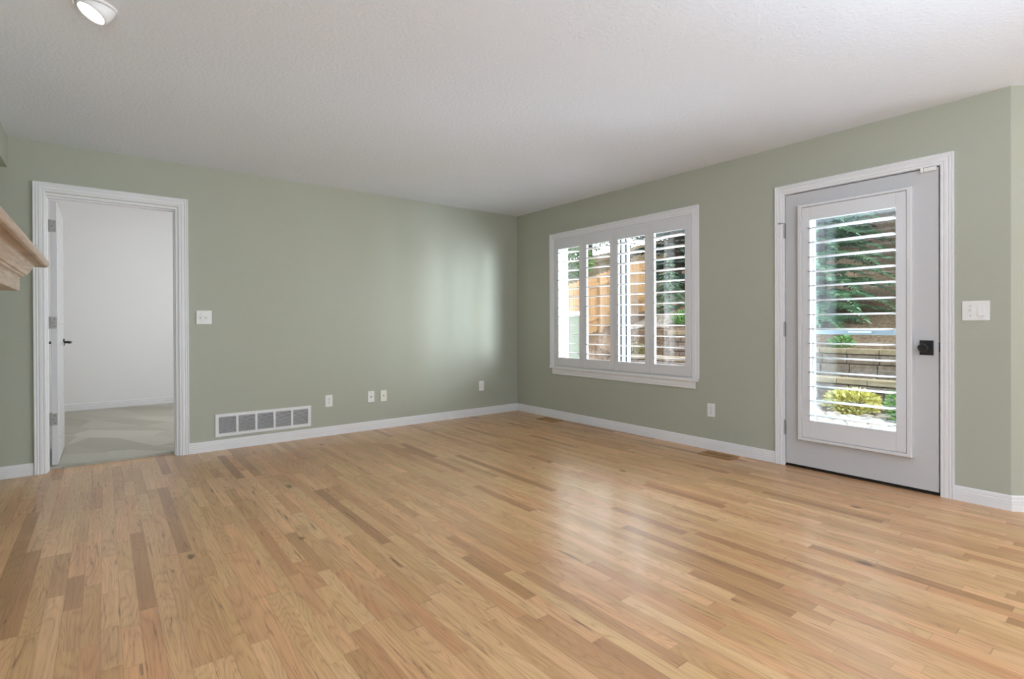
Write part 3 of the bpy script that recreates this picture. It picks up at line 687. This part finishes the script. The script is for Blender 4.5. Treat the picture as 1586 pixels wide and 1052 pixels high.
def blockwall(name, x, y0, y1, zb, zt, label, hh=0.15, cap=0.085):
    r = root(name, (x, (y0 + y1) / 2, zb)); tag(r, label, 'retaining wall')
    m = MB(); z = zb; row = 0
    while z < zt - cap - 0.02:
        h_ = min(hh, zt - cap - z); y = y0 - (0.2 if row % 2 else 0.0)
        while y < y1:
            l = random.uniform(0.34, 0.46); a, b = max(y, y0), min(y + l - 0.012, y1)
            if b - a > 0.03:
                dx = random.uniform(-0.018, 0.012); m.box(x + dx + row * 0.012, x + 0.22, a, b, z, z + h_ - 0.012, 0.012)
            y += l
        z += h_; row += 1
    m.build('block_courses', 'block', r)
    c = MB(); y = y0
    while y < y1:
        l = random.uniform(0.40, 0.52); b = min(y + l - 0.01, y1); c.box(x - 0.015 + random.uniform(-0.01, 0.01), x + 0.26, y, b, zt - cap, zt, 0.010); y += l
    c.build('cap_stones', 'blockcap', r)
blockwall('retaining_wall', XA, -5.5, -0.55, -0.25, 0.235, 'low tan block wall seen low in the door glass behind the yellow shrub')
blockwall('retaining_wall', XB, -5.5, -0.55, 0.10, 0.665, 'tan block wall stepped behind the low one, seen through the glazed door', 0.16)
blockwall('retaining_wall', XA, -0.54, 2.6, -0.25, 0.42, 'low block wall at the bottom of the window view', 0.2)
blockwall('retaining_wall', XB, -0.54, 1.62, 0.30, 0.93, 'upper block wall in the window view below the green shrub', 0.2)
# rocks: uncountable gravel
def gravel(name, spots, label):
    m = MB(); bm0 = bmesh.new(); bmesh.ops.create_icosphere(bm0, subdivisions=1, radius=1.0); bm0.verts.index_update()
    bv = [v.co.copy() for v in bm0.verts]; bfc = [[v.index for v in f.verts] for f in bm0.faces]; bm0.free()
    for x, y, z, s in spots:
        R = Matrix.Rotation(random.uniform(0, 6.3), 3, 'Z'); sc = (s * random.uniform(0.8, 1.4), s * random.uniform(0.7, 1.1), s * random.uniform(0.45, 0.7))
        m.add([R @ Vector((v.x * sc[0] * random.uniform(0.9, 1.1), v.y * sc[1], v.z * sc[2])) + Vector((x, y, z)) for v in bv], bfc)
    tag(m.build(name, 'rock', smooth=True, recalc=False), label, 'gravel', kind='stuff')
sp = []
for _ in range(2600):
    x, y = random.uniform(2.15, 4.65), random.uniform(-4.6, -1.2)
    if math.hypot(x - 4.28, y + 2.28) < 0.42 or math.hypot(x - 3.85, y + 3.06) < 0.32: continue
    sp.append((x, y, -0.185 + random.uniform(0, 0.02), random.uniform(0.028, 0.07)))
gravel('gravel', sp, 'pale river rock gravel at the foot of the low block wall behind the glazed door'); sp = []
for _ in range(2200):
    x, y = random.uniform(5.8, 6.75), random.uniform(1.0, 3.2)
    if math.hypot(x - 6.2, y - 1.62) < 0.45: continue
    sp.append((x, y, ground(x, y) + 0.02, random.uniform(0.03, 0.065)))
gravel('gravel', sp, 'pale river rock gravel sloping up towards the fence in the window view'); sp = []
for _ in range(900):
    x, y = random.uniform(5.10, 5.38), random.uniform(-5, -0.7)
    if math.hypot(x - 5.1, y - 0.3) < 0.2: continue
    sp.append((x, y, ground(x, y) + 0.01, random.uniform(0.02, 0.05)))
gravel('gravel', sp, 'narrow strip of pebbles on the ledge between the two block walls')

def leaves(m, centre, radii, n_, size, upbias=0.3):
    c = Vector(centre)
    for _ in range(n_):
        while True:
            p = Vector((random.uniform(-1, 1), random.uniform(-1, 1), random.uniform(-1, 1)))
            if 0.35 < p.length < 1: break
        o = Vector((p.x * radii[0], p.y * radii[1], p.z * radii[2])) + c
        d = Vector((p.x + random.uniform(-.6, .6), p.y + random.uniform(-.6, .6), p.z * 0.5 + upbias + random.uniform(-.4, .4))).normalized()
        s_ = d.cross(Vector((random.uniform(-1, 1), random.uniform(-1, 1), random.uniform(-1, 1)))).normalized()
        l = size * random.uniform(0.7, 1.4); w_ = l * 0.28
        m.add([o, o + d * l * 0.5 + s_ * w_, o + d * l, o + d * l * 0.5 - s_ * w_], [(0, 1, 2, 3)])
def shrub(name, loc, radii, n_, size, mat, label, cat='shrub', group=None, flat=0.9):
    x, y, z = loc; r = root(name, loc); tag(r, label, cat, group)
    m = MB(); leaves(m, (x, y, z + radii[2] * flat), radii, n_, size); m.build('foliage', mat, r, recalc=False)
    st = MB()
    for _ in range(7):
        a = random.uniform(0, 6.3); st.tube([(x, y, z - 0.03), (x + cos(a) * radii[0] * 0.5, y + sin(a) * radii[1] * 0.5, z + radii[2] * 1.2)], [0.012, 0.004], 5)
    st.build('stems', 'bark', r)
shrub('golden_shrub', (4.28, -2.28, -0.20), (0.30, 0.33, 0.17), 1500, 0.06, 'yellowleaf', 'yellow leaved low shrub in front of the block wall, seen low in the door glass')
shrub('green_shrub', (3.85, -3.06, -0.20), (0.22, 0.22, 0.24), 900, 0.06, 'shrubleaf', 'green shrub at the lower right of the door glass beside the gravel')
shrub('green_shrub', (6.2, 1.62, 1.02), (0.34, 0.36, 0.19), 1500, 0.055, 'shrubleaf', 'rounded green shrub above the upper block wall in the rightmost window panel')
shrub('green_shrub', (5.75, -1.62, 0.66), (0.16, 0.18, 0.10), 420, 0.05, 'shrubleaf', 'small green plant on top of the stepped block wall behind the glazed door')
shrub('green_shrub', (5.75, -2.66, 0.66), (0.14, 0.16, 0.11), 380, 0.05, 'yellowleaf', 'yellowish small plant on the block wall at the right of the door glass')
shrub('dry_shrub', (5.12, 2.2, 0.38), (0.18, 0.24, 0.14), 520, 0.05, 'dryleaf', 'brownish shrub on the low block wall in the third window panel')
shrub('green_shrub', (5.10, 0.30, 0.40), (0.10, 0.12, 0.09), 260, 0.045, 'shrubleaf', 'tiny green tuft on the low block wall in the rightmost window panel')

def spruce(name, loc, height, rad, mat, label, levels=22, per=9, droop=0.35, low=0.05, group=None, sz=1.0):
    x0, y0, z0 = loc; r = root(name, loc); tag(r, label, 'tree', group)
    MB().tube([(x0, y0, z0 - 0.15), (x0, y0, z0 + height * 0.5), (x0, y0, z0 + height)], [height * 0.022, height * 0.014, 0.01], 8).build('trunk', 'bark', r)
    m = MB()
    for li in range(levels):
        t = li / (levels - 1); zb = z0 + height * (low + (0.97 - low) * t); L = rad * (1 - t) ** 0.8 + 0.06
        for b in range(per):
            a = 2 * pi * (b + 0.5 * (li % 2) + random.uniform(-0.25, 0.25)) / per
            d = Vector((cos(a), sin(a), 0)); sd_ = Vector((-sin(a), cos(a), 0)); l = L * random.uniform(0.75, 1.1); pts = []
            for k_ in range(6):
                q_ = k_ / 5; pts.append(Vector((x0, y0, zb)) + d * l * q_ + Vector((0, 0, l * (0.12 * q_ - droop * q_ * q_))))
            steps = max(4, int(l / (0.075 * sz)))
            for k_ in range(steps):
                q_ = 0.15 + 0.85 * k_ / steps; i_ = min(4, int(q_ * 5)); p = pts[i_].lerp(pts[i_ + 1], q_ * 5 - i_)
                tl = (0.09 + 0.26 * (1 - q_) * min(1.0, l)) * sz * random.uniform(0.8, 1.2)
                for sg in (-1, 1):
                    dd = (sd_ * sg * 0.85 + d * 0.65 + Vector((0, 0, random.uniform(-0.35, 0.05)))).normalized()
                    nrm = Vector((random.uniform(-.5, .5), random.uniform(-.5, .5), 1)).normalized(); sx_ = dd.cross(nrm).normalized(); w_ = tl * 0.17
                    m.add([p, p + dd * tl * 0.35 + sx_ * w_, p + dd * tl, p + dd * tl * 0.35 - sx_ * w_], [(0, 1, 2, 3)])
                    m.add([p, p + dd * tl * 0.4 + nrm * w_ * 0.7, p + dd * tl * 0.95, p + dd * tl * 0.4 - nrm * w_ * 0.7], [(0, 1, 2, 3)])
            tip = (pts[5] - pts[4]).normalized(); p = pts[5]; m.add([p - tip * 0.06, p + sd_ * 0.025, p + tip * 0.13 * sz, p - sd_ * 0.025], [(0, 1, 2, 3)])
    m.build('foliage', mat, r, recalc=False)
G = 'trees on the bank behind the house'
def gz(x, y): return ground(x, y) - 0.03
spruce('spruce_tree', (7.3, -0.65, gz(7.3, -0.65)), 6.5, 1.7, 'spruce', 'blue green spruce spreading across the upper left of the door glass', 26, 10, low=0.0, group=G)
spruce('spruce_tree', (8.2, -3.25, gz(8.2, -3.25)), 6.0, 1.25, 'spruce', 'spruce at the upper right of the door glass behind the block walls', 24, 9, low=0.16, group=G)
spruce('spruce_tree', (7.4, 2.95, gz(7.4, 2.95)), 1.35, 0.55, 'spruce', 'small young spruce on the bank in the rightmost window panel', 14, 8, low=0.02, group=G, sz=0.8)
spruce('spruce_tree', (10.9, 0.9, gz(10.9, 0.9)), 8.5, 1.6, 'darkspruce', 'tall dark spruce further up the bank, right of the window view', 22, 10, low=0.04, group=G, sz=1.5)
spruce('spruce_tree', (11.2, -2.5, gz(11.2, -2.5)), 9, 1.7, 'darkspruce', 'tall dark spruce far up the bank behind the door glass', 22, 10, low=0.04, group=G, sz=1.5)
spruce('spruce_tree', (10.5, 4.95, gz(10.5, 4.95)), 11, 2.2, 'darkspruce', 'tall dark spruce behind the right end of the wooden fence', 22, 10, low=0.04, group=G, sz=1.5)
spruce('spruce_tree', (13.5, -5.6, gz(13.5, -5.6)), 9, 2.6, 'darkspruce', 'farthest dark spruce at the right of the door view', 20, 10, low=0.03, group=G, sz=1.7)
for i_, (tx, ty) in enumerate(((14.6, 3.9), (14.2, 0.0))):
    spruce('spruce_tree', (tx, ty, gz(tx, ty)), 10.5, 1.7, 'darkspruce', ['very tall dark spruce farthest behind the young spruce in the right window panels', 'very tall dark spruce between the window and door views'][i_], 22, 11, low=0.02, group=G, sz=2.0)
def leaf_tree(name, loc, h_, blobs, n_, size, mat, label):
    x, y, z = loc; r = root(name, loc); tag(r, label, 'tree', G)
    t = MB().tube([(x, y, z - 0.15), (x + 0.05, y, z + h_ * 0.4), (x, y, z + h_ * 0.75)], [0.12, 0.09, 0.03], 8)
    m = MB()
    for (bx, by, bz), rr in blobs:
        leaves(m, (x + bx, y + by, z + bz), rr, n_, size, 0.1); t.tube([(x, y, z + h_ * 0.35), (x + bx * 0.7, y + by * 0.7, z + bz)], [0.05, 0.015], 6)
    t.build('trunk', 'bark', r); m.build('crown', mat, r, recalc=False)
leaf_tree('leafy_tree', (6.9, 6.6, 0.9), 4, [((0, 0, 2.9), (0.9, 1.0, 0.75)), ((-0.5, 0.6, 3.5), (0.8, 0.9, 0.6)), ((0.3, -0.3, 2.1), (0.6, 0.6, 0.45))], 1300, 0.13, 'leaf', 'loose green tree behind the wooden fence in the leftmost panels')
spruce('spruce_tree', (15.3, 7.6, gz(15.3, 7.6)), 4.0, 1.6, 'darkspruce', 'low dark spruce beyond the pale fence in the third window panel', 16, 11, low=0.0, group=G, sz=1.6)
spruce('spruce_tree', (9.6, 14.0, gz(9.6, 14.0)), 3.0, 1.4, 'darkspruce', 'low dark spruce beyond the pale fence towards the leftmost window panel', 16, 11, low=0.0, group=G, sz=1.6)
leaf_tree('leafy_tree', (12.3, 10.4, 2.6), 6, [((0, 0, 2.85), (1.6, 1.6, 1.15)), ((-0.6, 1.3, 2.95), (1.2, 1.2, 1.1)), ((0.5, -1.4, 2.85), (1.2, 1.2, 1.05))], 1700, 0.17, 'leaf', 'larger green tree farther off beyond the pale fence')

# fences
def fence(name, p0, p1, base0, slope, hgt, mat, label, rails=(0.22, 0.80), post=2.4):
    p0, p1 = Vector(p0), Vector(p1); L = (p1 - p0).length; d = (p1 - p0) / L; nn = Vector((d.y, -d.x)); r = root(name, (p0.x, p0.y, base0)); tag(r, label, 'fence')
    m = MB(); s = 0.0; bw = 0.14
    def pt(s_, o_, z): return (p0.x + d.x * s_ + nn.x * o_, p0.y + d.y * s_ + nn.y * o_, z)
    while s < L:
        a, b = s, min(s + bw - 0.0015, L); zb = base0 + slope * (s + bw / 2); j = random.uniform(-0.012, 0.012)
        m.loft([[pt(a, 0, zb), pt(b, 0, zb), pt(b, 0.02, zb), pt(a, 0.02, zb)], [pt(a, 0, zb + hgt + j), pt(b, 0, zb + hgt + j), pt(b, 0.02, zb + hgt + j), pt(a, 0.02, zb + hgt + j)]]); s += bw
    m.build('boards', mat, r)
    for f_ in rails:
        za, zb = base0 + hgt * f_, base0 + slope * L + hgt * f_
        MB().loft([[pt(0, 0.02, za), pt(0, 0.065, za), pt(0, 0.065, za + 0.09), pt(0, 0.02, za + 0.09)], [pt(L, 0.02, zb), pt(L, 0.065, zb), pt(L, 0.065, zb + 0.09), pt(L, 0.02, zb + 0.09)]]).build('rail', mat, r)
    s = 0.3
    while s < L:
        zb = base0 + slope * s; MB().loft([[pt(s + a, o_, zb - 0.1) for a, o_ in ((0, 0.0205), (0.09, 0.0205), (0.09, 0.11), (0, 0.11))], [pt(s + a, o_, zb + hgt - 0.05) for a, o_ in ((0, 0.0205), (0.09, 0.0205), (0.09, 0.11), (0, 0.11))]]).build('post', mat, r); s += post
fence('wooden_fence', (3.1, 4.0), (7.9, 4.0), 0.16, 0.28, 1.42, 'fence', 'orange cedar board fence climbing the bank beyond the window')
fence('wooden_fence', (8.0, 11.2), (13.2, 6.72), 1.5, 0.21, 1.45, 'fence_pale', 'pale weathered board fence far behind the cedar fence')

# sage clad low bump-out beside the window
pp = root('porch_pedestal', (0.66, 0.5, -0.2)); tag(pp, 'sage clad low pedestal with a white cap outside the leftmost window panel', 'pedestal')
MB().box(0.17, 1.27, 0.125, 0.95, -0.2, 1.20).build('cladding', 'siding', pp)
MB().box(0.17, 1.32, 0.085, 1.0, 1.20, 1.262, 0.008).build('cap', 'vinyl', pp)
MB().box(1.235, 1.278, 0.112, 0.16, -0.2, 1.20).build('corner_board', 'vinyl', pp)

for o in list(bpy.data.objects):
    if '_o' in o: del o['_o']
